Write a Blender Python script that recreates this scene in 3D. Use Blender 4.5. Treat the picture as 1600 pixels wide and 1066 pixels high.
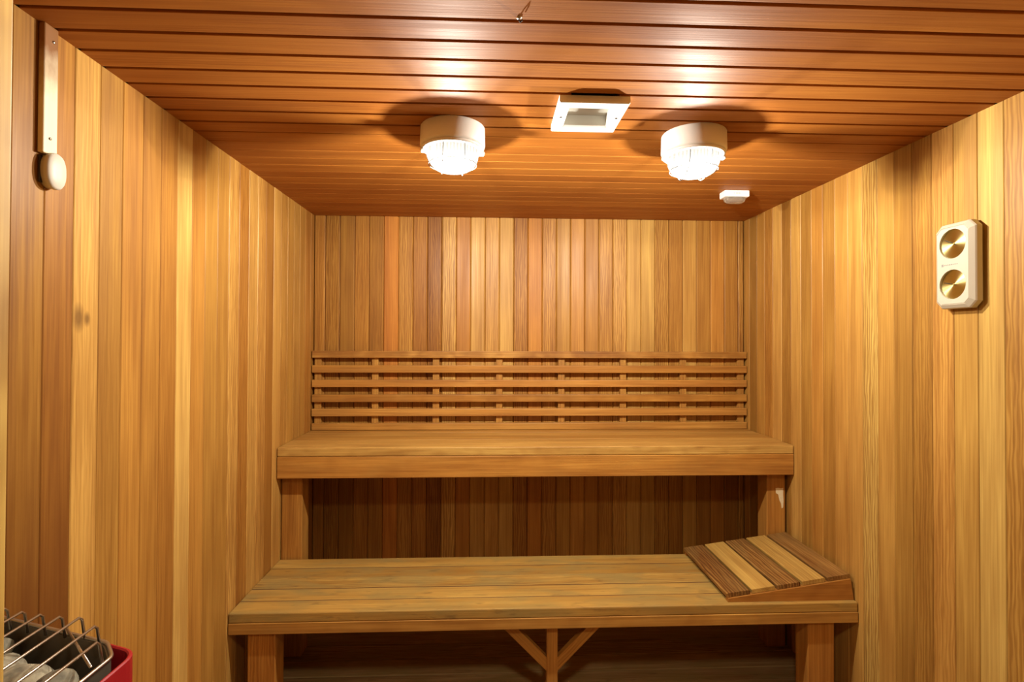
import bpy, bmesh, math, random
from mathutils import Matrix, Vector
for o in list(bpy.data.objects): bpy.data.objects.remove(o)
rnd = random.Random(7)
S = bpy.context.scene
COL = S.collection
W, H, B = 2.44, 2.18, 0.0809          # room width, ceiling height, exposed board width
YF = -2.47                             # inside face of the front (door) wall

# ------------------------------------------------------------------ camera
F, PX, PY = 813.7, 801.15, 521.19
yaw, pitch, roll = 0.042558, 0.010958, 0.003705
fw = Vector((math.sin(yaw)*math.cos(pitch), math.cos(yaw)*math.cos(pitch), math.sin(pitch)))
r0 = Vector((math.cos(yaw), -math.sin(yaw), 0)); u0 = r0.cross(fw)
cr = r0*math.cos(roll) + u0*math.sin(roll); cu = u0*math.cos(roll) - r0*math.sin(roll)
cd = bpy.data.cameras.new('camera'); cam = bpy.data.objects.new('camera', cd); COL.objects.link(cam)
M = Matrix((cr, cu, -fw)).transposed().to_4x4(); M.translation = Vector((0.98226, -2.93807, 1.49466))
cam.matrix_world = M
cd.sensor_fit = 'HORIZONTAL'; cd.sensor_width = 36; cd.lens = F/1600*36
cd.shift_x = (800-PX)/1600; cd.shift_y = (PY-533)/1600
cd.clip_start = 0.02
S.camera = cam

# ------------------------------------------------------------------ world, hall light, exposure
wd = bpy.data.worlds.new('hall_ambient'); S.world = wd; wd.use_nodes = True
bg = wd.node_tree.nodes['Background']; bg.inputs[0].default_value = (1.0, 0.90, 0.76, 1); bg.inputs[1].default_value = 0.03
def area_light(name, loc, target, size, power, col):
    l = bpy.data.lights.new(name, 'AREA'); l.shape = 'DISK'; l.size = size; l.energy = power; l.color = col
    o = bpy.data.objects.new(name, l); COL.objects.link(o); o.location = loc
    o.rotation_euler = (Vector(target)-Vector(loc)).to_track_quat('-Z', 'Y').to_euler()
    return o
area_light('hall_ceiling_light', (1.12, -2.78, 2.17), (1.2, -1.0, 0.3), 0.16, 13.0, (1.0, 0.88, 0.68))
LAMP_POWER = 100.0
LAMP_COL = (1.0, 0.94, 0.84)
vs = S.view_settings; vs.view_transform = 'Standard'; vs.look = 'None'; vs.gamma = 1; vs.use_curve_mapping = False
vs.exposure = 0.0

# ------------------------------------------------------------------ helpers
def new_mesh(name, V, Fc, smooth=False):
    me = bpy.data.meshes.new(name); me.from_pydata([tuple(v) for v in V], [], Fc); me.update()
    bm = bmesh.new(); bm.from_mesh(me); bmesh.ops.recalc_face_normals(bm, faces=bm.faces[:]); bm.to_mesh(me); bm.free()
    if smooth:
        for p in me.polygons: p.use_smooth = True
    return me
def link(name, me, mat, parent=None, mw=None, color=None, label=None):
    o = bpy.data.objects.new(name, me); COL.objects.link(o)
    if me is not None and mat is not None and not me.materials: me.materials.append(mat)
    mw = mw or Matrix.Identity(4)
    if parent is not None:
        o.parent = parent
        mw = Matrix.Translation(-WLOC.get(parent.name, Vector((0, 0, 0)))) @ mw
    o.matrix_basis = mw
    if color: o.color = (*color, 1)
    if label: o['label'] = label
    return o
WLOC = {}
def thing(name, loc, label, cat, group=None):
    o = bpy.data.objects.new(name, None); COL.objects.link(o); o.location = loc; o.empty_display_size = .05
    WLOC[o.name] = Vector(loc)
    return tag(o, label, cat, group)
def tag(o, label, cat, group=None):
    o['label'] = label; o['category'] = cat
    if group: o['group'] = group
    return o
def struct(o, label=None):
    o['kind'] = 'structure'
    if label: o['label'] = label
    return o
def boxgeo(a, b):
    V = [(x, y, z) for x in (a[0], b[0]) for y in (a[1], b[1]) for z in (a[2], b[2])]
    Fc = [(0,1,3,2), (4,6,7,5), (0,4,5,1), (2,3,7,6), (0,2,6,4), (1,5,7,3)]
    return V, Fc
def merge(*geos):
    V, Fc = [], []
    for v, f in geos:
        k = len(V); V += list(v); Fc += [tuple(i+k for i in q) for q in f]
    return V, Fc
def bevel_mesh(me, w, seg=2, angle=30):
    bm = bmesh.new(); bm.from_mesh(me)
    es = [e for e in bm.edges if len(e.link_faces) == 2 and e.calc_face_angle(0) > math.radians(angle)]
    bmesh.ops.bevel(bm, geom=es, offset=w, segments=seg, affect='EDGES', profile=.5)
    bm.to_mesh(me); bm.free(); return me
CACHE = {}
def plank_mesh(L, Wd, T, c, back_c=0.0):
    """plank with length X, width Y, front face +Z; front long edges chamfered"""
    key = (round(L, 4), round(Wd, 4), round(T, 4), c, back_c)
    if key in CACHE: return CACHE[key]
    w, t = Wd/2, T/2
    pr = [(-w, -t), (w, -t), (w, t-c), (w-c, t), (-w+c, t), (-w, t-c)]
    n = len(pr); V = []
    for x in (-L/2, L/2): V += [(x, y, z) for y, z in pr]
    Fc = [(i, (i+1) % n, n+(i+1) % n, n+i) for i in range(n)] + [tuple(range(n-1, -1, -1)), tuple(range(n, 2*n))]
    CACHE[key] = new_mesh('plank', V, Fc); return CACHE[key]
def frame(center, X, Z):
    X = Vector(X).normalized(); Z = Vector(Z).normalized(); Y = Z.cross(X)
    m = Matrix((X, Y, Z)).transposed().to_4x4(); m.translation = Vector(center); return m
def plank(name, parent, mat, center, X, Z, L, Wd, T, c, color, me=None):
    me = me or plank_mesh(L, Wd, T, c)
    o = bpy.data.objects.new(name, me); COL.objects.link(o)
    if not me.materials: me.materials.append(None)
    o.material_slots[0].link = 'OBJECT'; o.material_slots[0].material = mat
    m = frame(center, X, Z)
    if parent is not None:
        o.parent = parent; m = Matrix.Translation(-WLOC.get(parent.name, Vector((0, 0, 0)))) @ m
    o.matrix_basis = m; o.color = (*color, 1); return o
def bar(name, parent, mat, a, b, color, c=.003):
    """rounded timber of box extents a..b, grain along its longest side"""
    d = [b[i]-a[i] for i in range(3)]; ctr = [(a[i]+b[i])/2 for i in range(3)]
    k = d.index(max(d)); ax = [(1,0,0), (0,1,0), (0,0,1)]
    X = ax[k]; Z = ax[2] if k != 2 else (0, -1, 0)
    zi = 2 if k != 2 else 1; yi = 3-k-zi
    key = ('bar', round(d[k],4), round(d[yi],4), round(d[zi],4), c)
    if key not in CACHE:
        V, Fc = boxgeo((-d[k]/2, -d[yi]/2, -d[zi]/2), (d[k]/2, d[yi]/2, d[zi]/2))
        CACHE[key] = bevel_mesh(new_mesh('timber', V, Fc), c, 2)
    return plank(name, parent, mat, ctr, X, Z, 0, 0, 0, 0, color, CACHE[key])
def tube(pts, r, n=8, closed=False):
    pts = [Vector(p) for p in pts]; V = []; Fc = []; m = len(pts)
    prev = None
    for i, p in enumerate(pts):
        a = pts[(i-1) % m] if (closed or i > 0) else p; b = pts[(i+1) % m] if (closed or i < m-1) else p
        t = (b-a).normalized()
        ref = prev if prev is not None else (Vector((0,0,1)) if abs(t.z) < .9 else Vector((1,0,0)))
        x = (ref - t*ref.dot(t)).normalized(); prev = x; y = t.cross(x)
        V += [p + (x*math.cos(2*math.pi*k/n) + y*math.sin(2*math.pi*k/n))*r for k in range(n)]
    for i in range(m if closed else m-1):
        j = (i+1) % m
        Fc += [(i*n+k, i*n+(k+1) % n, j*n+(k+1) % n, j*n+k) for k in range(n)]
    if not closed: Fc += [tuple(range(n-1, -1, -1)), tuple(range((m-1)*n, m*n))]
    return V, Fc
def lathe(prof, n=48, cap0=False, cap1=False):
    V, Fc = [], []
    for r, z in prof: V += [(r*math.cos(2*math.pi*k/n), r*math.sin(2*math.pi*k/n), z) for k in range(n)]
    for i in range(len(prof)-1):
        Fc += [(i*n+k, i*n+(k+1) % n, (i+1)*n+(k+1) % n, (i+1)*n+k) for k in range(n)]
    if cap0: Fc.append(tuple(range(n-1, -1, -1)))
    if cap1: Fc.append(tuple(range((len(prof)-1)*n, len(prof)*n)))
    return V, Fc

# ------------------------------------------------------------------ materials
def nodes_of(name):
    m = bpy.data.materials.new(name); m.use_nodes = True
    nt = m.node_tree; p = nt.nodes['Principled BSDF']; return m, nt, p
def N(nt, typ, **kw):
    n = nt.nodes.new(typ)
    for k, v in kw.items():
        if k.startswith('i_'): n.inputs[int(k[2:]) if k[2:].isdigit() else k[2:]].default_value = v
        else: setattr(n, k, v)
    return n
def wood(name, rough=.45, contrast=1.0, cath=.5, weather=0.0, spec=.4, coat=0.0, knots=None, soot=None, bump=None):
    m, nt, p = nodes_of(name); L = nt.links.new
    tc = N(nt, 'ShaderNodeTexCoord'); oi = N(nt, 'ShaderNodeObjectInfo')
    rv = N(nt, 'ShaderNodeMath', operation='MULTIPLY', i_1=37.0); L(oi.outputs['Random'], rv.inputs[0])
    cv = N(nt, 'ShaderNodeCombineXYZ'); L(rv.outputs[0], cv.inputs[0]); L(rv.outputs[0], cv.inputs[1])
    ad = N(nt, 'ShaderNodeVectorMath', operation='ADD'); L(tc.outputs['Object'], ad.inputs[0]); L(cv.outputs[0], ad.inputs[1])
    def noise(sx, sy, sc, det, dist=0.0):
        mp = N(nt, 'ShaderNodeMapping'); mp.inputs['Scale'].default_value = (sx, sy, sy); L(ad.outputs[0], mp.inputs[0])
        n = N(nt, 'ShaderNodeTexNoise'); n.inputs['Scale'].default_value = sc; n.inputs['Detail'].default_value = det
        n.inputs['Distortion'].default_value = dist; L(mp.outputs[0], n.inputs['Vector']); return n
    fine = noise(1.2, 60, 3.2, 4)                    # hair-fine streaks
    mid = noise(.5, 9, 2.6, 3, .4)                   # broad tonal streaks along the plank
    blot = noise(1.0, 2.2, 2.4, 3)                   # slow mottling
    mp = N(nt, 'ShaderNodeMapping'); mp.inputs['Scale'].default_value = (.16, 1, .25); L(ad.outputs[0], mp.inputs[0])
    wv = N(nt, 'ShaderNodeTexWave', wave_type='BANDS', bands_direction='Y', wave_profile='SIN')
    wv.inputs['Scale'].default_value = 26; wv.inputs['Distortion'].default_value = 7.0; wv.inputs['Detail'].default_value = 2
    wv.inputs['Detail Scale'].default_value = 1.6; L(mp.outputs[0], wv.inputs['Vector'])
    def ramp(src, lo, hi, a, b):
        r = N(nt, 'ShaderNodeMapRange'); r.inputs[1].default_value = lo; r.inputs[2].default_value = hi
        r.inputs[3].default_value = a; r.inputs[4].default_value = b; L(src, r.inputs[0]); return r.outputs[0]
    def mul(a, b):
        n = N(nt, 'ShaderNodeMath', operation='MULTIPLY'); L(a, n.inputs[0]); L(b, n.inputs[1]); return n.outputs[0]
    c = contrast
    v = ramp(fine.outputs[0], .3, .7, 1-.26*c, 1+.17*c)
    v = mul(v, ramp(mid.outputs[0], .3, .72, 1-.26*c, 1+.20*c))
    v = mul(v, ramp(blot.outputs[0], .3, .7, 1-.14*c, 1+.12*c))
    # cathedral figure only on some planks
    sel = ramp(oi.outputs['Random'], .35, .9, 0, 1)
    wf = ramp(wv.outputs['Fac'], 0, 1, cath*.62, -cath*.20)
    wm = N(nt, 'ShaderNodeMath', operation='MULTIPLY_ADD', i_2=1.0); L(wf, wm.inputs[0]); L(sel, wm.inputs[1])
    inv = N(nt, 'ShaderNodeMath', operation='SUBTRACT', i_0=2.0); L(wm.outputs[0], inv.inputs[1])
    v = mul(v, inv.outputs[0])
    # darker grain is redder: gamma per channel
    g = N(nt, 'ShaderNodeCombineXYZ')
    for i, e in enumerate((.82, 1.12, 1.42)):
        pw = N(nt, 'ShaderNodeMath', operation='POWER', i_1=e); L(v, pw.inputs[0]); L(pw.outputs[0], g.inputs[i])
    mx = N(nt, 'ShaderNodeVectorMath', operation='MULTIPLY'); L(oi.outputs['Color'], mx.inputs[0]); L(g.outputs[0], mx.inputs[1])
    col = mx.outputs[0]
    def mixc(fac, colr, src, mode='MIX'):
        n = N(nt, 'ShaderNodeMix', data_type='RGBA', blend_type=mode); L(fac, n.inputs[0]); L(src, n.inputs[6]); n.inputs[7].default_value = (*colr, 1); return n.outputs[2]
    if weather:
        w1 = noise(2.2, 7, 2.0, 5, .6); w2 = noise(5, 22, 2.2, 6, .5)
        col = mixc(ramp(w1.outputs[0], .42, .66, 0, .8*weather), (.27, .195, .062), col)
        col = mixc(ramp(w2.outputs[0], .58, .76, 0, .65*weather), (.12, .068, .024), col)
    if knots:
        for (kx, ky, kr) in knots:
            vs_ = N(nt, 'ShaderNodeVectorMath', operation='SUBTRACT'); L(tc.outputs['Object'], vs_.inputs[0]); vs_.inputs[1].default_value = (kx, ky, 0)
            sc_ = N(nt, 'ShaderNodeVectorMath', operation='MULTIPLY'); L(vs_.outputs[0], sc_.inputs[0]); sc_.inputs[1].default_value = (.55, 1, 0)
            ln = N(nt, 'ShaderNodeVectorMath', operation='LENGTH'); L(sc_.outputs[0], ln.inputs[0])
            col = mixc(ramp(ln.outputs['Value'], kr*.3, kr, .8, 0), (.16, .075, .02), col)
    if soot:                                          # age-darkened end of a part (scorch with its own shape)
        lo, hi, cc = soot
        sx = N(nt, 'ShaderNodeSeparateXYZ'); L(tc.outputs['Object'], sx.inputs[0])
        nb = noise(9, 16, 3, 3); sm = N(nt, 'ShaderNodeMath', operation='MULTIPLY_ADD', i_1=.09); L(nb.outputs[0], sm.inputs[0]); L(sx.outputs[0], sm.inputs[2])
        col = mixc(ramp(sm.outputs[0], lo, hi, 0, 1), cc, col)
    L(col, p.inputs['Base Color'])
    L(ramp(mid.outputs[0], .3, .7, rough+.07, rough-.06), p.inputs['Roughness'])
    p.inputs['Specular IOR Level'].default_value = spec
    if coat: p.inputs['Coat Weight'].default_value = coat; p.inputs['Coat Roughness'].default_value = .28
    bp = N(nt, 'ShaderNodeBump'); bp.inputs['Strength'].default_value = bump or (.12*c + .25*weather); bp.inputs['Distance'].default_value = .001
    L(fine.outputs[0], bp.inputs['Height']); L(bp.outputs[0], p.inputs['Normal'])
    return m
def plain(name, col, rough=.4, metal=0.0, spec=.5, var=.06, scale=14):
    m, nt, p = nodes_of(name); L = nt.links.new
    tc = N(nt, 'ShaderNodeTexCoord'); n = N(nt, 'ShaderNodeTexNoise'); n.inputs['Scale'].default_value = scale; n.inputs['Detail'].default_value = 4
    L(tc.outputs['Object'], n.inputs['Vector'])
    mx = N(nt, 'ShaderNodeMix', data_type='RGBA'); L(n.outputs[0], mx.inputs[0])
    mx.inputs[6].default_value = (*[c*(1-var) for c in col], 1); mx.inputs[7].default_value = (*[min(1, c*(1+var)) for c in col], 1)
    L(mx.outputs[2], p.inputs['Base Color']); p.inputs['Roughness'].default_value = rough
    p.inputs['Metallic'].default_value = metal; p.inputs['Specular IOR Level'].default_value = spec
    return m
M_WALL = wood('cedar_wall', rough=.44, contrast=.8, cath=.55, spec=.34)
M_KNOT = wood('cedar_wall_knotty', rough=.42, contrast=.8, cath=.2, spec=.28, knots=[(.452, .022, .022), (.45, -.004, .012)])
M_SCORCH = wood('cedar_wall_heat_darkened', rough=.42, contrast=1.0, cath=.3, spec=.28, soot=(.50, -.35, (.13, .043, .009)))
M_CEIL = wood('cedar_ceiling', rough=.60, contrast=.55, cath=.25, spec=.18, bump=.4)
M_BENCH = wood('cedar_bench_weathered', rough=.55, contrast=.8, cath=.5, weather=.9, spec=.3)
M_BENCH2 = wood('cedar_bench', rough=.46, contrast=.9, cath=.5, weather=.15, spec=.35)
M_REST = wood('cedar_headrest', rough=.6, contrast=1.5, cath=.9, weather=.25, spec=.25)
M_FLOOR = wood('floor_wood', rough=.6, contrast=1.1, cath=.6, weather=.8, spec=.2)
M_BACK = plain('shadow_gap_board', (.09, .035, .012), .8)
M_WHITE = plain('white_enamel', (.80, .78, .72), .35, var=.03)
M_VENT = plain('white_metal_vent', (.86, .85, .82), .4, var=.02)
M_GREY = plain('galvanised_duct', (.55, .54, .48), .55, .0, var=.12)
M_WIRE = plain('lamp_cage_wire', (.05, .05, .048), .6, .0, spec=.2)
M_INNER = plain('lamp_inner_plate', (.005, .0049, .0046), .8, spec=.0)
M_STEEL = plain('stainless_wire', (.50, .45, .37), .33, 1.0, var=.1, scale=60)
M_DARK = plain('dark_heater_steel', (.055, .045, .035), .45, .8, var=.3)
M_LINER = plain('grey_steel_liner', (.15, .125, .085), .5, .6, var=.2)
M_RED = plain('red_enamel', (.33, .008, .014), .35, var=.05)
M_PLASTIC = plain('cream_plastic', (.50, .45, .34), .45, var=.03)
M_SENSOR = plain('sensor_housing', (.62, .57, .46), .5, var=.08, scale=60)
M_TEXT = plain('grey_print', (.25, .23, .20), .6)
M_PAPER = plain('torn_paper', (.78, .66, .40), .8, var=.12, scale=90)
M_STRIP = wood('painted_cover_strip', rough=.45, contrast=.15, cath=0, spec=.4, soot=(.02, .140, (.24, .10, .025)))
def stone_mat():
    m, nt, p = nodes_of('sauna_stone'); L = nt.links.new
    tc = N(nt, 'ShaderNodeTexCoord'); oi = N(nt, 'ShaderNodeObjectInfo')
    n = N(nt, 'ShaderNodeTexNoise'); n.inputs['Scale'].default_value = 45; n.inputs['Detail'].default_value = 6; L(tc.outputs['Object'], n.inputs['Vector'])
    r = N(nt, 'ShaderNodeValToRGB'); r.color_ramp.elements[0].color = (.10, .09, .06, 1); r.color_ramp.elements[1].color = (.34, .30, .20, 1)
    r.color_ramp.elements[0].position = .3; r.color_ramp.elements[1].position = .7; L(n.outputs[0], r.inputs[0])
    mx = N(nt, 'ShaderNodeVectorMath', operation='MULTIPLY'); L(r.outputs[0], mx.inputs[0]); L(oi.outputs['Color'], mx.inputs[1])
    L(mx.outputs[0], p.inputs['Base Color']); p.inputs['Roughness'].default_value = .8
    b = N(nt, 'ShaderNodeBump'); b.inputs['Strength'].default_value = .5; b.inputs['Distance'].default_value = .004
    L(n.outputs[0], b.inputs['Height']); L(b.outputs[0], p.inputs['Normal']); return m
M_STONE = stone_mat()
def brass_mat():
    m, nt, p = nodes_of('brushed_brass'); L = nt.links.new
    p.inputs['Base Color'].default_value = (.58, .50, .20, 1); p.inputs['Metallic'].default_value = 1; p.inputs['Roughness'].default_value = .34
    p.inputs['Anisotropic'].default_value = .92; p.inputs['Anisotropic Rotation'].default_value = .25
    t = N(nt, 'ShaderNodeTangent', direction_type='RADIAL', axis='Z'); L(t.outputs[0], p.inputs['Tangent'])
    tc = N(nt, 'ShaderNodeTexCoord'); n = N(nt, 'ShaderNodeTexNoise'); n.inputs['Scale'].default_value = 300; L(tc.outputs['Object'], n.inputs['Vector'])
    r = N(nt, 'ShaderNodeMapRange'); r.inputs[3].default_value = .28; r.inputs[4].default_value = .42; L(n.outputs[0], r.inputs[0]); L(r.outputs[0], p.inputs['Roughness'])
    return m
M_BRASS = brass_mat()
def glass_dome_mat():
    m, nt, p = nodes_of('frosted_lamp_glass'); L = nt.links.new
    out = nt.nodes['Material Output']
    tr = N(nt, 'ShaderNodeBsdfTransparent')
    tz = N(nt, 'ShaderNodeTexCoord'); sz = N(nt, 'ShaderNodeSeparateXYZ'); L(tz.outputs['Object'], sz.inputs[0])
    rz = N(nt, 'ShaderNodeMapRange', interpolation_type='SMOOTHSTEP')      # passes less light towards the rim, shaped to dim the ceiling beside the lamp
    rz.inputs[1].default_value = -.119; rz.inputs[2].default_value = -.090; rz.inputs[3].default_value = .64; rz.inputs[4].default_value = .20
    L(sz.outputs[2], rz.inputs[0]); L(rz.outputs[0], tr.inputs[0])
    tl = N(nt, 'ShaderNodeBsdfTranslucent'); tl.inputs[0].default_value = (.05, .049, .047, 1)
    gl = N(nt, 'ShaderNodeBsdfGlossy'); gl.inputs['Roughness'].default_value = .1
    wv = N(nt, 'ShaderNodeTexWave', wave_type='BANDS', bands_direction='X'); wv.inputs['Scale'].default_value = 30
    tc = N(nt, 'ShaderNodeTexCoord'); L(tc.outputs['Object'], wv.inputs['Vector'])
    r = N(nt, 'ShaderNodeMapRange'); r.inputs[3].default_value = .07; r.inputs[4].default_value = .11; L(wv.outputs['Fac'], r.inputs[0])
    a = N(nt, 'ShaderNodeMixShader'); L(r.outputs[0], a.inputs[0]); L(tr.outputs[0], a.inputs[1]); L(tl.outputs[0], a.inputs[2])
    b = N(nt, 'ShaderNodeMixShader', i_0=.04); L(a.outputs[0], b.inputs[1]); L(gl.outputs[0], b.inputs[2])
    L(b.outputs[0], out.inputs['Surface']); return m
M_DOME = glass_dome_mat()
def clear_mat():
    m, nt, p = nodes_of('clear_lens'); p.inputs['Base Color'].default_value = (.85, .78, .66, 1)
    p.inputs['Roughness'].default_value = .08; p.inputs['Transmission Weight'].default_value = .85; p.inputs['IOR'].default_value = 1.4; return m
M_LENS = clear_mat()

def lerp3(a, b, t): return tuple(x+(y-x)*t for x, y in zip(a, b))
CD, CM, CL = (.205, .080, .010), (.43, .225, .044), (.62, .420, .118)      # dark, middle and light cedar
def tone(t, red=0.0):
    t = max(-1, min(1, t)); c = lerp3(CM, CL, t) if t >= 0 else lerp3(CM, CD, -t)
    return (c[0]*(1+.10*red), c[1]*(1-.16*red), c[2]*(1-.3*red))

# ------------------------------------------------------------------ the room shell, every board its own piece
TB = .018
def shell(name, a, b, label):
    return struct(link(name, new_mesh(name, *boxgeo(a, b)), M_BACK), label)
wl = shell('wall_left', (-.07, -2.62, -.02), (-TB, .07, H+.07), 'left wall of vertical cedar boards')
wr = shell('wall_right', (W+TB, -2.62, -.02), (W+.07, .07, H+.07), 'right wall of vertical cedar boards')
wb = shell('wall_back', (-TB, TB, -.02), (W+TB, .07, H+.07), 'back wall of vertical cedar boards')
ce = shell('ceiling', (-TB, -2.62, H+.030), (W+TB, TB, H+.08), 'varnished reddish cedar plank ceiling')
fl = struct(link('floor', new_mesh('floor', *boxgeo((-.07, -4.2, -.09), (W+.07, .07, -.022))), M_BACK), 'worn dark wooden plank floor')

def wall_boards(parent, seams, place, X, Z, tones, L, mat=M_WALL, special={}, ch=.0018):
    for i in range(len(seams)-1):
        s0, s1 = seams[i], seams[i+1]; w = s1-s0
        if w < .006: continue
        t, rd = tones(i)
        pr = rnd.uniform(0, .0012)
        c = place((s0+s1)/2, pr)
        plank('board', parent, special.get(i, mat), c, X, Z, L, w-.0012, TB, ch, tone(t+rnd.uniform(-.05, .05), rd))
ZB, ZC = 0.0, H
# left wall
tl = {0:-.42, 1:-.40, 2:.40, 3:-.15, 4:-.02, 5:-.15, 6:-.28, 7:.75, 8:-.05, 9:-.12, 10:-.10, 11:.38, 12:-.35, 13:.42, 14:.36, 15:-.45, 16:.32, 17:.10, 18:.02, 19:.12, 20:0, 21:-.15, 22:-.3}
k0 = -8
seamsL = [YF] + [-1.8335+B*i for i in range(k0+1, 23)] + [0]
wall_boards(wl, seamsL, lambda y, p: (-TB/2+p, y, H/2), (0,0,1), (1,0,0), lambda i: (tl.get(i+k0, -.1), rnd.uniform(0, .5)), H, special={2-k0: M_KNOT, 0-k0: M_SCORCH, 1-k0: M_SCORCH, -1-k0: M_SCORCH, -2-k0: M_SCORCH})
# right wall
tr_ = {-5:.1, -4:-.12, -3:.38, -2:.10, -1:.22, 0:-.32, 1:-.38, 2:.15, 3:.38, 4:.28, 5:.26, 6:-.28, 7:0, 8:-.15, 9:.32, 10:-.35, 11:.5, 12:0, 13:.06, 14:-.5, 15:.15}
seamsR = [YF] + [-1.2783+B*i for i in range(-14, 16)] + [0]
wall_boards(wr, seamsR, lambda y, p: (W+TB/2-p, y, H/2), (0,0,1), (-1,0,0), lambda i: (tr_.get(i-15, 0), rnd.uniform(-.2, .4)), H)
# back wall
tb = [-.1, -.30, -.48, -.18, -.34, .12, .06, -.38, -.62, .60, -.12, .40, .30, .42, -.30, -.12, 0, -.06, .10, -.14, 0, .36, .46, .36, 0, -.22, .30, -.14, 0, -.18, .1]
rb = {5: 1.2, 15: .8, 10: .6, 7: .5, 18: .5, 28: .6}
seamsB = [0] + [.06+B*i for i in range(30)] + [W]
wall_boards(wb, seamsB, lambda x, p: (x, TB/2-p, H/2), (0,0,1), (0,-1,0), lambda i: (tb[i], rb.get(i, rnd.uniform(0, .4))), H, ch=.0048)
# ceiling planks: open grooves, deeper red-brown varnish
seamsC = [YF] + [-1.8247+B*i for i in range(-7, 23)] + [0]
for i in range(len(seamsC)-1):
    s0, s1 = seamsC[i], seamsC[i+1]; t = rnd.uniform(-.25, .25)
    c = lerp3((.29, .092, .012), (.42, .162, .025), .5+t)
    g = .0105 if s0 < -1.25 else .0035
    spans = [(0, W)] if (s1 < -1.4515 or s0 > -1.3255) else [(0, 1.2055), (1.3415, W)]     # planks cut around the vent opening
    for xa, xb in spans:
        plank('board', ce, M_CEIL, ((xa+xb)/2, (s0+s1)/2, H+.007), (1,0,0), (0,0,-1), xb-xa, s1-s0-g, .014, .0010, c)
# floor planks
y = .0; i = 0
while y > -2.6:
    w = .118
    plank('floor_board', fl, M_FLOOR, (W/2, y-w/2, -.011), (1,0,0), (0,0,1), W, w-.004, .022, .003, lerp3((.32, .20, .08), (.44, .28, .12), rnd.random()))
    y -= w
# front wall with the doorway the camera looks through
DX0, DX1, DZ = .567, 1.52, 2.06
V, Fc = merge(boxgeo((-TB, YF-.10, 0), (DX0-.02, YF, H)), boxgeo((DX1+.02, YF-.10, 0), (W+TB, YF, H)), boxgeo((DX0-.02, YF-.10, DZ+.02), (DX1+.02, YF, H)))
wfm = link('wall_front', new_mesh('wall_front', V, Fc), M_WALL, color=tone(0)); struct(wfm, 'front wall with the doorway')
d1 = bpy.data.objects.new('door_1', None); COL.objects.link(d1); struct(d1, 'pale timber door frame at the left picture edge')
bar('door_jamb', d1, M_WALL, (DX0-.02, YF-.115, 0), (DX0, YF, DZ), tone(.55), .002)
bar('door_jamb', d1, M_WALL, (DX1, YF-.115, 0), (DX1+.02, YF, DZ), tone(.5), .002)
bar('door_head', d1, M_WALL, (DX0-.02, YF-.115, DZ), (DX1+.02, YF, DZ+.02), tone(.5), .002)

# ------------------------------------------------------------------ upper bench
UZ, UY = .991, -.497
ub = thing('upper_bench', (W/2, -.25, 0), 'high cedar bench across the back wall with deep front apron', 'bench')
sw = (.497-.020)/5
for i in range(5):
    y1 = -.02-sw*i
    nose = i == 4
    bar('seat_board', ub, M_BENCH2, (.004, y1-sw+.0008, UZ-.042), (W-.004, y1-.0008, UZ - (0 if nose else .001*(i % 2))), tone(.12+[-.15, .1, -.05, .15, .28][i], .15), .005 if nose else .0015)
bar('apron', ub, M_BENCH2, (.004, UY, UZ-.042-.100), (W-.004, UY+.036, UZ-.0425), tone(.0, .55), .003)
bar('leg', ub, M_BENCH2, (.004, -.440, 0), (.100, -.350, UZ-.043), tone(-.12, .5), .004)
bar('leg', ub, M_BENCH2, (2.335, -.440, 0), (2.427, -.350, UZ-.043), tone(-.12, .6), .004)
for xa in (.004, W-.042): bar('wall_cleat', ub, M_BENCH2, (xa, -.345, UZ-.112), (xa+.038, -.024, UZ-.043), tone(-.2, .3), .002)
bm = bmesh.new()
pts = [(0, 0), (.012, .002), (.026, -.001), (.038, .001), (.037, -.03), (.0395, -.06), (.037, -.094), (.030, -.098), (.027, -.075), (.019, -.06), (.013, -.03), (.002, -.024)]
vsn = [bm.verts.new((x, 0, z)) for x, z in pts]; f_ = bm.faces.new(vsn)
ex = bmesh.ops.extrude_face_region(bm, geom=[f_]); bmesh.ops.translate(bm, verts=[v for v in ex['geom'] if isinstance(v, bmesh.types.BMVert)], vec=(0, -.0008, 0))
bmesh.ops.recalc_face_normals(bm, faces=bm.faces[:]); me = bpy.data.meshes.new('torn_sticker'); bm.to_mesh(me); bm.free()
link('torn_sticker', me, M_PAPER, ub, Matrix.Translation((2.378, -.4402, .770)), label='torn pale paper sticker remnant')

# ------------------------------------------------------------------ slatted backrest
br = thing('backrest', (W/2, -.02, UZ), 'slatted cedar backrest of six rails above the high bench', 'backrest')
for z0, z1 in ((1.389, 1.427), (1.307, 1.348), (1.228, 1.268), (1.146, 1.187), (1.068, 1.109), (.9925, 1.030)):
    bar('slat', br, M_BENCH2, (.006, -.046, z0), (W-.006, -.026, z1), tone(rnd.uniform(-.15, .22), rnd.uniform(.3, .8)), .003)
for x in (.033, .345, .680, 1.032, 1.381, 1.730, 2.075, 2.408):
    bar('upright', br, M_BENCH2, (x-.018, -.0255, .9925), (x+.018, -.0015, 1.425), tone(rnd.uniform(-.1, .1), .3), .002)

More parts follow.
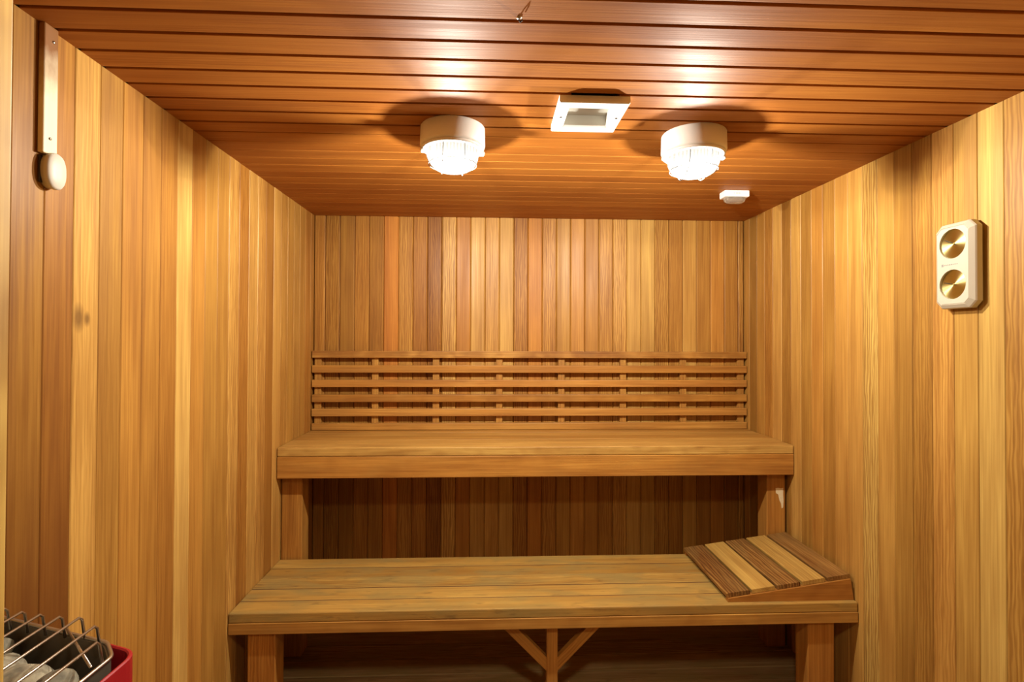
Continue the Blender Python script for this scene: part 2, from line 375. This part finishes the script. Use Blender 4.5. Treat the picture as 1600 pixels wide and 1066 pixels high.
# ------------------------------------------------------------------ lower bench
LZ, LY = .460, -.932
lb = thing('lower_bench', (W/2, -.69, 0), 'low weathered cedar bench of five long boards with braced centre post', 'bench')
sw = (.932-.447)/5
for i in range(5):
    y1 = -.447-sw*i; nose = i == 4
    bar('seat_board', lb, M_BENCH, (.004, y1-sw+.0024, LZ-.037), (W-.004, y1-.0024, LZ-(.0012 if i in (1, 3) else 0)), tone([.05, -.25, .22, .15, .12][i], -.2), .004 if nose else .0012)
bar('apron', lb, M_BENCH2, (.004, LY, LZ-.037-.042), (W-.004, LY+.036, LZ-.0375), tone(.08, .35), .002)
bar('leg', lb, M_BENCH2, (.068, -.915, 0), (.172, -.830, LZ-.038), tone(-.15, .8), .004)
bar('leg', lb, M_BENCH2, (2.242, -.915, 0), (2.350, -.830, LZ-.038), tone(-.15, .8), .004)
bar('centre_post', lb, M_BENCH2, (1.207, -.895, 0), (1.250, -.855, LZ-.038), tone(-.02, .5), .003)
for s in (-1, 1):
    x0 = 1.2285+s*.0215; a = Vector((x0, -.875, .212)); b = Vector((1.2285+s*.178, -.875, .382))
    d = (b-a).normalized(); L_ = (b-a).length+.03
    hw = .0185
    n2 = Vector((-d.z, 0, d.x))*(1 if s > 0 else -1)
    # mitred brace: vertical cut at the post, level cut under the bench
    P1, P2 = (x0, .195), (x0, .195+.052)
    top = LZ-.0385
    Q1 = (x0+s*(top-P1[1]), top); Q2 = (x0+s*(top-P2[1]), top)
    V = []
    for y_ in (-.892, -.866): V += [(P1[0], y_, P1[1]), (Q1[0], y_, Q1[1]), (Q2[0], y_, Q2[1]), (P2[0], y_, P2[1])]
    m_ = frame((x0+s*.09, -.879, .31), (s, 0, 1), (0, -1, 0)); mi = m_.inverted()
    me = new_mesh('brace', [mi @ Vector(v) for v in V], [(0,1,2,3), (7,6,5,4), (0,4,5,1), (1,5,6,2), (2,6,7,3), (3,7,4,0)])
    link('brace', me, M_BENCH2, lb, m_, color=tone(.0, .4))
for xa in (.004, W-.042): bar('wall_cleat', lb, M_BENCH2, (xa, -.82, LZ-.10), (xa+.038, -.455, LZ-.038), tone(-.2, .3), .002)
bar('rear_rail', lb, M_BENCH2, (.05, -.492, LZ-.10), (W-.05, -.455, LZ-.038), tone(-.3, .3), .002)

for i in range(4):
    y1 = -.447-sw*(i+1)
    link('joint_filler', new_mesh('joint_filler', *boxgeo((.005, y1-.0022, LZ-.020), (W-.005, y1+.0022, LZ-.0022))), M_BACK, lb)  # dark strip set just below the top of each seat joint
# ------------------------------------------------------------------ wedge headrest
hr = thing('headrest', (2.18, -.66, LZ), 'sloping wooden headrest of five alternating dark and pale slats', 'headrest')
HX0, HX1 = 1.922, 2.432; za, zb = LZ+.014, LZ+.083
for y0, y1 in ((-.912, -.890), (-.474, -.452)):
    V = []
    for y_ in (y0, y1): V += [(HX0, y_, LZ+.0005), (HX1, y_, LZ+.0005), (HX1-.012, y_, zb), (HX0+.002, y_, za)]
    m_ = Matrix.Translation(((HX0+HX1)/2, (y0+y1)/2, LZ)); mi = m_.inverted()
    me = new_mesh('side_panel', [mi @ Vector(v) for v in V], [(0,1,2,3), (7,6,5,4), (0,4,5,1), (1,5,6,2), (2,6,7,3), (3,7,4,0)])
    link('side_panel', me, M_BENCH2, hr, m_, color=tone(-.05, .7))
sd = Vector((HX1-.012-HX0-.002, 0, zb-za)).normalized(); sn = Vector((-sd.z, 0, sd.x))
for i in range(5):
    c = Vector((HX0-.004, 0, za)) + sd*(.05+i*.1035) + sn*.0085; c.y = -.6775
    dark = i % 2 == 0
    plank('slat', hr, M_REST if dark else M_BENCH2, c, (0, 1, 0), sn, .455, .094, .016, .002, (.27, .130, .030) if dark else tone(.30, -.1))

# ------------------------------------------------------------------ bulkhead ceiling lamps
def make_lamp(loc, label, ang, out_left):
    t = thing('ceiling_lamp', loc, label, 'lamp', 'caged bulkhead lamps on the ceiling')
    def put(name, g, mat, smooth=True):
        me = new_mesh(name, *g, smooth=smooth); o = link(name, me, mat); o.parent = t; o.rotation_euler.z = ang; return o
    R = .104
    base = put('base', lathe([(.0, 0), (R-.002, 0), (R, -.003), (R+.001, -.058), (R-.002, -.066), (.088, -.066), (.0875, -.063)], 64), M_WHITE)
    put('inner_plate', lathe([(.0874, -.063), (.084, -.014), (.0005, -.012)], 64), M_INNER)
    rim = put('rim', lathe([(.086, -.0665), (R-.004, -.0665), (R-.003, -.072), (.092, -.076), (.087, -.074), (.086, -.0665)], 64), M_WHITE)
    prof = [(.0865, -.064), (.086, -.080), (.083, -.098), (.077, -.114), (.067, -.127), (.054, -.135), (.038, -.139), (.02, -.1405), (.0005, -.141)]
    put('glass_dome', lathe(prof, 64), M_DOME)
    def rad(z):
        for (r0_, z0_), (r1_, z1_) in zip(prof, prof[1:]):
            if z1_ <= z <= z0_: return r0_+(r1_-r0_)*(z0_-z)/(z0_-z1_)
        return 0
    # cage: two pairs of straight guard wires and one hoop
    for off in (-.034, .034):
        pts = []
        for k in range(25):
            a = math.pi*k/24; x = math.cos(a)*.094; 
            s_ = math.sqrt(max(0, .094**2-off**2))
            xx = math.cos(a)*s_; zz = -.070-.077*math.sin(a)**.75
            pts.append((off, xx, zz))
        put('cage_wire', tube(pts, .0010, 8), M_WIRE)
    hp = [(0.0780*math.cos(2*math.pi*k/40), 0.0780*math.sin(2*math.pi*k/40), -.120) for k in range(40)]
    put('cage_hoop', tube(hp, .0010, 8, True), M_WIRE)
    for s_ in (-1, 1):                                     # screw lugs on the rim
        lug = new_mesh('screw_lug', *boxgeo((s_*.088, -.010, -.084), (s_*.104, .010, -.072))); bevel_mesh(lug, .004, 2)
        o = link('screw_lug', lug, M_WHITE); o.parent = t; o.rotation_euler.z = ang
    # the bulb
    # bulb lies sideways, its socket on the side away from the vent
    sg = -1 if out_left else 1
    sk = new_mesh('bulb_socket', *lathe([(.0005, 0), (.0128, .001), (.0136, .003), (.0136, .010), (.0100, .012), (.0005, .012)], 24), smooth=False)
    o = link('bulb_socket', sk, M_DARK); o.parent = t; o.matrix_basis = frame((sg*.053, .0030, -.117), (0, 1, 0), (sg, 0, 0))
    o = link('socket_bracket', new_mesh('socket_bracket', *boxgeo((-.004, -.004, -.105), (.004, .004, -.013))), M_WHITE); o.parent = t; o.location = (sg*.059, .0030, 0)
    for nm, share, rad_, z_ in (('lamp_filament', .85, .0085, -.127), ('lamp_frosted_glow', .15, .022, -.114)):
        l = bpy.data.lights.new(nm, 'POINT'); l.energy = LAMP_POWER*share; l.color = LAMP_COL; l.shadow_soft_size = rad_
        o = bpy.data.objects.new(nm, l); COL.objects.link(o); o.parent = t; o.location = (0, 0, z_)
    return t
make_lamp((.857, -1.245, H), 'round white caged bulkhead lamp to the left of the square vent', .12, True)
make_lamp((1.657, -1.232, H), 'round white caged bulkhead lamp to the right of the square vent', -.10, False)

# ------------------------------------------------------------------ square vent
VX0, VX1, VY0, VY1, VT = 1.173, 1.374, -1.493, -1.284, .020
vt = thing('ceiling_vent', ((VX0+VX1)/2, (VY0+VY1)/2, H), 'square white ceiling vent frame between the two lamps', 'vent')
w2, l2, iw, il = (VX1-VX0)/2, (VY1-VY0)/2, .067, .062
V = []
for (a, b_, z) in ((w2, l2, 0), (w2, l2, -VT+.003), (w2-.003, l2-.003, -VT), (iw+.006, il+.006, -VT), (iw, il, -VT+.004), (iw, il, 0)):
    V += [(-a, -b_, z), (a, -b_, z), (a, b_, z), (-a, b_, z)]
Fc = [(i*4+k, i*4+(k+1) % 4, (i+1)*4+(k+1) % 4, (i+1)*4+k) for i in range(5) for k in range(4)]
o = link('vent_frame', new_mesh('vent_frame', V, Fc), M_VENT); o.parent = vt
# shallow duct collar and shutter plate
V, Fc = [], []
for (a, b_, z) in ((iw-.0005, il-.0005, -VT+.006), (iw-.0005, il-.0005, .020)):
    V += [(-a, -b_, z), (a, -b_, z), (a, b_, z), (-a, b_, z)]
Fc = [(k, (k+1) % 4, 4+(k+1) % 4, 4+k) for k in range(4)]
o = link('duct_collar', new_mesh('duct_collar', V, Fc), M_GREY); o.parent = vt
o = link('shutter_plate', new_mesh('shutter_plate', *boxgeo((-iw+.001, -il+.001, .016), (iw-.001, il-.001, .019))), M_GREY); o.parent = vt
o = link('shutter_lip', bevel_mesh(new_mesh('shutter_lip', *boxgeo((-iw+.002, -il+.008, -.012), (iw-.002, -il+.0105, -.004))), .001, 1), M_VENT); o.parent = vt
for s_ in (-1, 1):
    o = link('screw', new_mesh('screw', *lathe([(0, -VT-.0016), (.0035, -VT-.0012), (.0042, -VT+.0005)], 12), smooth=True), M_WIRE); o.parent = vt; o.location = (s_*.084, -.005, 0)

# ------------------------------------------------------------------ small ceiling detector
dt = thing('heat_detector', (2.105, -.585, H), 'small white box detector with clear lens on ceiling near right wall', 'detector')
o = link('housing', bevel_mesh(new_mesh('housing', *boxgeo((-.058, -.030, -.030), (.058, .030, 0))), .005, 3), M_VENT); o.parent = dt
V, Fc = [], []
nx, na = 13, 13
for i in range(nx):
    u = -1+2*i/(nx-1); sx_ = .052*u
    k_ = (1-abs(u)**4)**.5 if abs(u) < 1 else .02
    for j in range(na):
        a = math.pi*j/(na-1); V.append((sx_, .026*math.cos(a)*max(k_, .3), -.029-.028*math.sin(a)*max(k_, .12)))
for i in range(nx-1):
    for j in range(na-1): Fc.append((i*na+j, i*na+j+1, (i+1)*na+j+1, (i+1)*na+j))
Fc += [tuple(range(na)), tuple(range((nx-1)*na, nx*na))] + [tuple([i*na for i in range(nx)] + [i*na+na-1 for i in range(nx-1, -1, -1)])]
o = link('lens', new_mesh('lens', V, Fc, smooth=True), M_LENS); o.parent = dt
o = link('reflector', bevel_mesh(new_mesh('reflector', *boxgeo((-.036, -.008, -.042), (.036, .008, -.030))), .003, 2), M_STEEL); o.parent = dt
for i, (xa, wd_) in enumerate(((-.018, .005), (-.008, .012), (.006, .008))):
    o = link('printed_mark', new_mesh('printed_mark', *boxgeo((xa, -.0308, -.017), (xa+wd_, -.0300, -.014))), M_TEXT); o.parent = dt

# ------------------------------------------------------------------ thermometer and hygrometer on the right wall
BY, BZ = -1.399, 1.726
th = thing('wall_thermometer', (W-.001, BY, BZ), 'cream octagonal wall thermometer and hygrometer with two brass dials', 'thermometer')
hw, hh, ch = .0665, .130, .020
def octo(w, h, c): return [(-w+c, -h), (w-c, -h), (w, -h+c), (w, h-c), (w-c, h), (-w+c, h), (-w, h-c), (-w, -h+c)]
DR = .0455; DCZ = (.067, -.058)
def ring(cx_, cy_, r, n=48): return [(cx_+r*math.cos(2*math.pi*k/n), cy_+r*math.sin(2*math.pi*k/n)) for k in range(n)]
bm = bmesh.new(); T_ = .031
levels = [(octo(hw+.002, hh+.002, ch), .0), (octo(hw+.002, hh+.002, ch), .017), (octo(hw, hh, ch), .021), (octo(hw-.010, hh-.010, ch-.004), T_-.001), (octo(hw-.0115, hh-.0115, ch-.0045), T_-.003), (octo(hw-.013, hh-.013, ch-.005), T_-.001)]
loops = [[bm.verts.new((x, y, z)) for x, y in pts] for pts, z in levels]
for a, b_ in zip(loops, loops[1:]):
    for k in range(8): bm.faces.new((a[k], a[(k+1) % 8], b_[(k+1) % 8], b_[k]))
bm.faces.new(loops[0][::-1])
edges = [bm.edges.get((loops[-1][k], loops[-1][(k+1) % 8])) for k in range(8)]
for cz_ in DCZ:
    top = [bm.verts.new((x, y, T_-.001)) for x, y in ring(0, cz_, DR)]; low = [bm.verts.new((x, y, T_-.010)) for x, y in ring(0, cz_, DR-.0005)]
    n_ = len(top)
    for k in range(n_):
        bm.faces.new((top[k], top[(k+1) % n_], low[(k+1) % n_], low[k])); edges.append(bm.edges.get((top[k], top[(k+1) % n_])))
bmesh.ops.triangle_fill(bm, edges=edges, use_beauty=True)
bmesh.ops.recalc_face_normals(bm, faces=bm.faces[:])
me = bpy.data.meshes.new('case'); bm.to_mesh(me); bm.free()
mth = frame((0, 0, 0), (0, -1, 0), (-1, 0, 0))     # local X -> toward camera, Z -> out of the wall
# local Y must point up: frame gives Y = Z x X
def put_th(name, me, mat, off=(0, 0, 0), label=None):
    o = link(name, me, mat); o.parent = th; o.matrix_basis = mth @ Matrix.Translation((off[0], off[1], off[2]+.010))
    if label: o['label'] = label
    return o
put_th('case', me, M_PLASTIC)
put_th('back_block', new_mesh('back_block', *boxgeo((-.045, -.105, -.0095), (.045, .105, -.0002))), M_DARK)
for cz_ in DCZ:
    dme = new_mesh('dial', *lathe([(.0004, T_-.0065), (.012, T_-.0066), (.030, T_-.0070), (DR-.0006, T_-.0078)], 64), smooth=True)
    d_ = put_th('dial', dme, M_BRASS, (0, cz_, 0), 'round brushed brass dial')
    ndl = new_mesh('needle', *boxgeo((-.0011, -.010, T_-.0056), (.0011, .034, T_-.0048)))
    o = link('needle', ndl, M_DARK); o.parent = d_; o.rotation_euler.z = 1.1 if cz_ > 0 else 1.35
    o = link('pivot', new_mesh('pivot', *lathe([(.0003, T_-.0036), (.003, T_-.0040), (.0034, T_-.0066)], 16), smooth=True), M_BRASS); o.parent = d_
xk = -.038
for wd_, hh_ in ((.007, .008), (.003, .004), (.004, .0035), (.003, .0035), (.006, .003), (.004, .0035), (.003, .003), (.005, .003), (.004, .003)):
    put_th('printed_mark', new_mesh('printed_mark', *boxgeo((xk, .0035-hh_/2, T_-.0012), (xk+wd_, .0035+hh_/2, T_-.0008))), M_TEXT); xk += wd_+.0022

# ------------------------------------------------------------------ temperature sensor and cable strip on the left wall
ts = thing('temperature_sensor', (0, -1.757, 1.862), 'small oval grey sensor hanging below a cream cable strip', 'sensor')
cs_ = bevel_mesh(new_mesh('cable_strip', *boxgeo((-.142, -.0185, -.007), (.142, .0185, .007))), .003, 3)
plank('cable_strip', ts, M_STRIP, (.0085, -1.757, 2.038), (0, 0, 1), (1, 0, 0), 0, 0, 0, 0, (.80, .70, .46), cs_)
V, Fc = [], []
n_ = 40
def oval(a, b_, z): return [(z, a*math.copysign(abs(math.cos(2*math.pi*k/n_))**.85, math.cos(2*math.pi*k/n_)), b_*math.copysign(abs(math.sin(2*math.pi*k/n_))**.85, math.sin(2*math.pi*k/n_))) for k in range(n_)]
lv = [(.024, .038, .002), (.0245, .0385, .012), (.0255, .040, .013), (.0255, .040, .020), (.022, .0365, .0245), (.008, .014, .0255)]
for a, b_, z in lv: V += oval(a, b_, z)
Fc = [(i*n_+k, i*n_+(k+1) % n_, (i+1)*n_+(k+1) % n_, (i+1)*n_+k) for i in range(len(lv)-1) for k in range(n_)] + [tuple(range(n_)), tuple(range((len(lv)-1)*n_, len(lv)*n_))]
o = link('housing', new_mesh('housing', V, Fc, smooth=True), M_SENSOR, ts, Matrix.Translation((0, -1.747, 1.862)))
o = link('mounting_plate', bevel_mesh(new_mesh('mounting_plate', *boxgeo((.0014, -.018, -.030), (.006, .018, .030))), .002, 1), M_DARK, ts, Matrix.Translation((0, -1.755, 1.862)))
for dy, dz in ((.004, 2.146), (-.002, 1.93)):
    o = link('screw', new_mesh('screw', *lathe([(.0003, .0022), (.003, .0016), (.0036, 0)], 12), smooth=True), M_STEEL, ts, frame((.0155, -1.757+dy, dz), (0, 1, 0), (1, 0, 0)))

# ------------------------------------------------------------------ sauna heater, front left corner
hz = .985
ht = thing('sauna_heater', (.24, -2.2, 0), 'red enamel sauna heater with wire guard in the bottom left corner', 'heater')
def rounded(poly, r, n=6):
    out = []
    m_ = len(poly)
    for i in range(m_):
        p0, p1, p2 = Vector(poly[i-1]), Vector(poly[i]), Vector(poly[(i+1) % m_])
        a = (p0-p1).normalized(); b_ = (p2-p1).normalized(); s = p1+a*r; e = p1+b_*r
        for k in range(n+1):
            t = k/n; q = s*(1-t)**2 + p1*2*t*(1-t) + e*t*t; out.append((q.x, q.y))
    return out
shell_poly = [(.052, -2.425), (.402, -2.425), (.412, -2.058), (.060, -1.925)]
def inset(poly, d):
    c = Vector((sum(p[0] for p in poly)/len(poly), sum(p[1] for p in poly)/len(poly)))
    return [tuple(Vector(p) + (c-Vector(p)).normalized()*d*1.35) for p in poly]
def ringmesh(name, levels):
    V, Fc = [], []; n = len(levels[0][0])
    for pts, z in levels: V += [(x, y, z) for x, y in pts]
    for i in range(len(levels)-1): Fc += [(i*n+k, i*n+(k+1) % n, (i+1)*n+(k+1) % n, (i+1)*n+k) for k in range(n)]
    return new_mesh(name, V, Fc, smooth=False)
so, si = rounded(shell_poly, .030), rounded(inset(shell_poly, .006), .026)
link('shell', ringmesh('shell', [(so, .15), (so, hz-.002), (rounded(inset(shell_poly, .002), .029), hz), (rounded(inset(shell_poly, .004), .028), hz), (si, hz-.002), (si, .15)]), M_RED, ht)
ins = [(.066, -2.40), (.380, -2.40), (.388, -2.085), (.352, -2.045), (.075, -1.947)]
i0, i1 = rounded(ins, .010, 3), rounded(inset(ins, .004), .010, 3)
link('stone_basket', ringmesh('stone_basket', [(i0, .55), (i0, hz+.004), (i1, hz+.004), (i1, .55)]), M_LINER, ht)
link('basket_floor', new_mesh('basket_floor', *boxgeo((.075, -2.39, .912), (.372, -2.06, .922))), M_DARK, ht)
rimp = [(x, y, hz+.006) for x, y in i0]
link('basket_rim', new_mesh('basket_rim', *tube(rimp, .0032, 8, True), smooth=True), M_STEEL, ht)
for xa in (.09, .36):
    for ya in (-2.40, -2.09):
        bar('foot', ht, M_DARK, (xa-.012, ya-.012, 0), (xa+.012, ya+.012, .16), (1, 1, 1), .002)
gz = 1.03
for i, (x, ye) in enumerate(((.115, -1.985), (.153, -2.000), (.192, -2.012), (.230, -2.022), (.268, -2.030), (.303, -2.034), (.348, -2.062), (.392, -2.108))):
    x = min(x, .385)
    pts = [(x, -2.41, gz-.04), (x, -2.40, gz), (x, ye-.006, gz), (x, ye, gz-.006), (x+.002, ye+.004, gz-.040)]
    link('guard_wire', new_mesh('guard_wire', *tube(pts, .0021, 8), smooth=True), M_STEEL, ht)
link('cross_wire', new_mesh('cross_wire', *tube([(.262, -2.012, hz+.012), (.380, -2.118, hz+.010)], .0022, 8), smooth=True), M_STEEL, ht)
link('cross_wire', new_mesh('cross_wire', *tube([(.08, -2.30, gz-.0055), (.386, -2.30, gz-.0055)], .0026, 8), smooth=True), M_STEEL, ht)
# stones, each on its own
def stone(x, y, z, r, sq, sh, label):
    bm = bmesh.new(); bmesh.ops.create_icosphere(bm, subdivisions=3, radius=1)
    dirs = [Vector((rnd.uniform(-1, 1), rnd.uniform(-1, 1), rnd.uniform(-1, 1))).normalized() for _ in range(9)]
    cuts = [rnd.uniform(.68, .92) for _ in dirs]
    for v in bm.verts:
        p = v.co.copy()
        for d_, c_ in zip(dirs, cuts):
            e = p.dot(d_)-c_
            if e > 0: p -= d_*e*.85
        v.co = Vector((p.x*r*sq[0], p.y*r*sq[1], p.z*r*sq[2]))
    me = bpy.data.meshes.new('sauna_stone'); bm.to_mesh(me); bm.free()
    for p in me.polygons: p.use_smooth = True
    o = link('sauna_stone', me, M_STONE, None, Matrix.Translation((x, y, z)) @ Matrix.Rotation(rnd.uniform(0, 6), 4, 'Z'), color=(sh, sh, sh))
    tag(o, label, 'stone', 'stones in the heater')
for k, (x, y) in enumerate([(.135, -2.02), (.200, -2.065), (.262, -2.098), (.330, -2.120), (.125, -2.100), (.192, -2.145), (.262, -2.175), (.335, -2.195), (.125, -2.185), (.195, -2.225), (.258, -2.255), (.338, -2.272), (.130, -2.275), (.20, -2.310), (.27, -2.335), (.335, -2.352)]):
    stone(x, y, .952+rnd.uniform(0, .012), .040+rnd.uniform(-.003, .003), (rnd.uniform(.85, 1.05), rnd.uniform(.8, .95), rnd.uniform(.68, .8)), rnd.uniform(.8, 1.35),
          'rounded grey heater stone, %s from the left wall in the %s row' % (('first', 'second', 'third', 'last')[k % 4], ('farthest', 'second farthest', 'second nearest', 'nearest')[k//4]))

# ------------------------------------------------------------------ small hook in the ceiling near the top edge
hk = thing('ceiling_hook', (1.04, -1.838, H), 'tiny metal hook screwed into a ceiling groove at the top', 'hook')
o = link('shank', new_mesh('shank', *tube([(0, 0, .008), (0, 0, -.006), (.003, 0, -.010), (.006, 0, -.007), (.006, 0, -.004)], .0016, 8), smooth=True), M_DARK); o.parent = hk
o = link('collar', new_mesh('collar', *lathe([(.0005, -.003), (.005, -.002), (.006, 0.0)], 14), smooth=True), M_STEEL); o.parent = hk
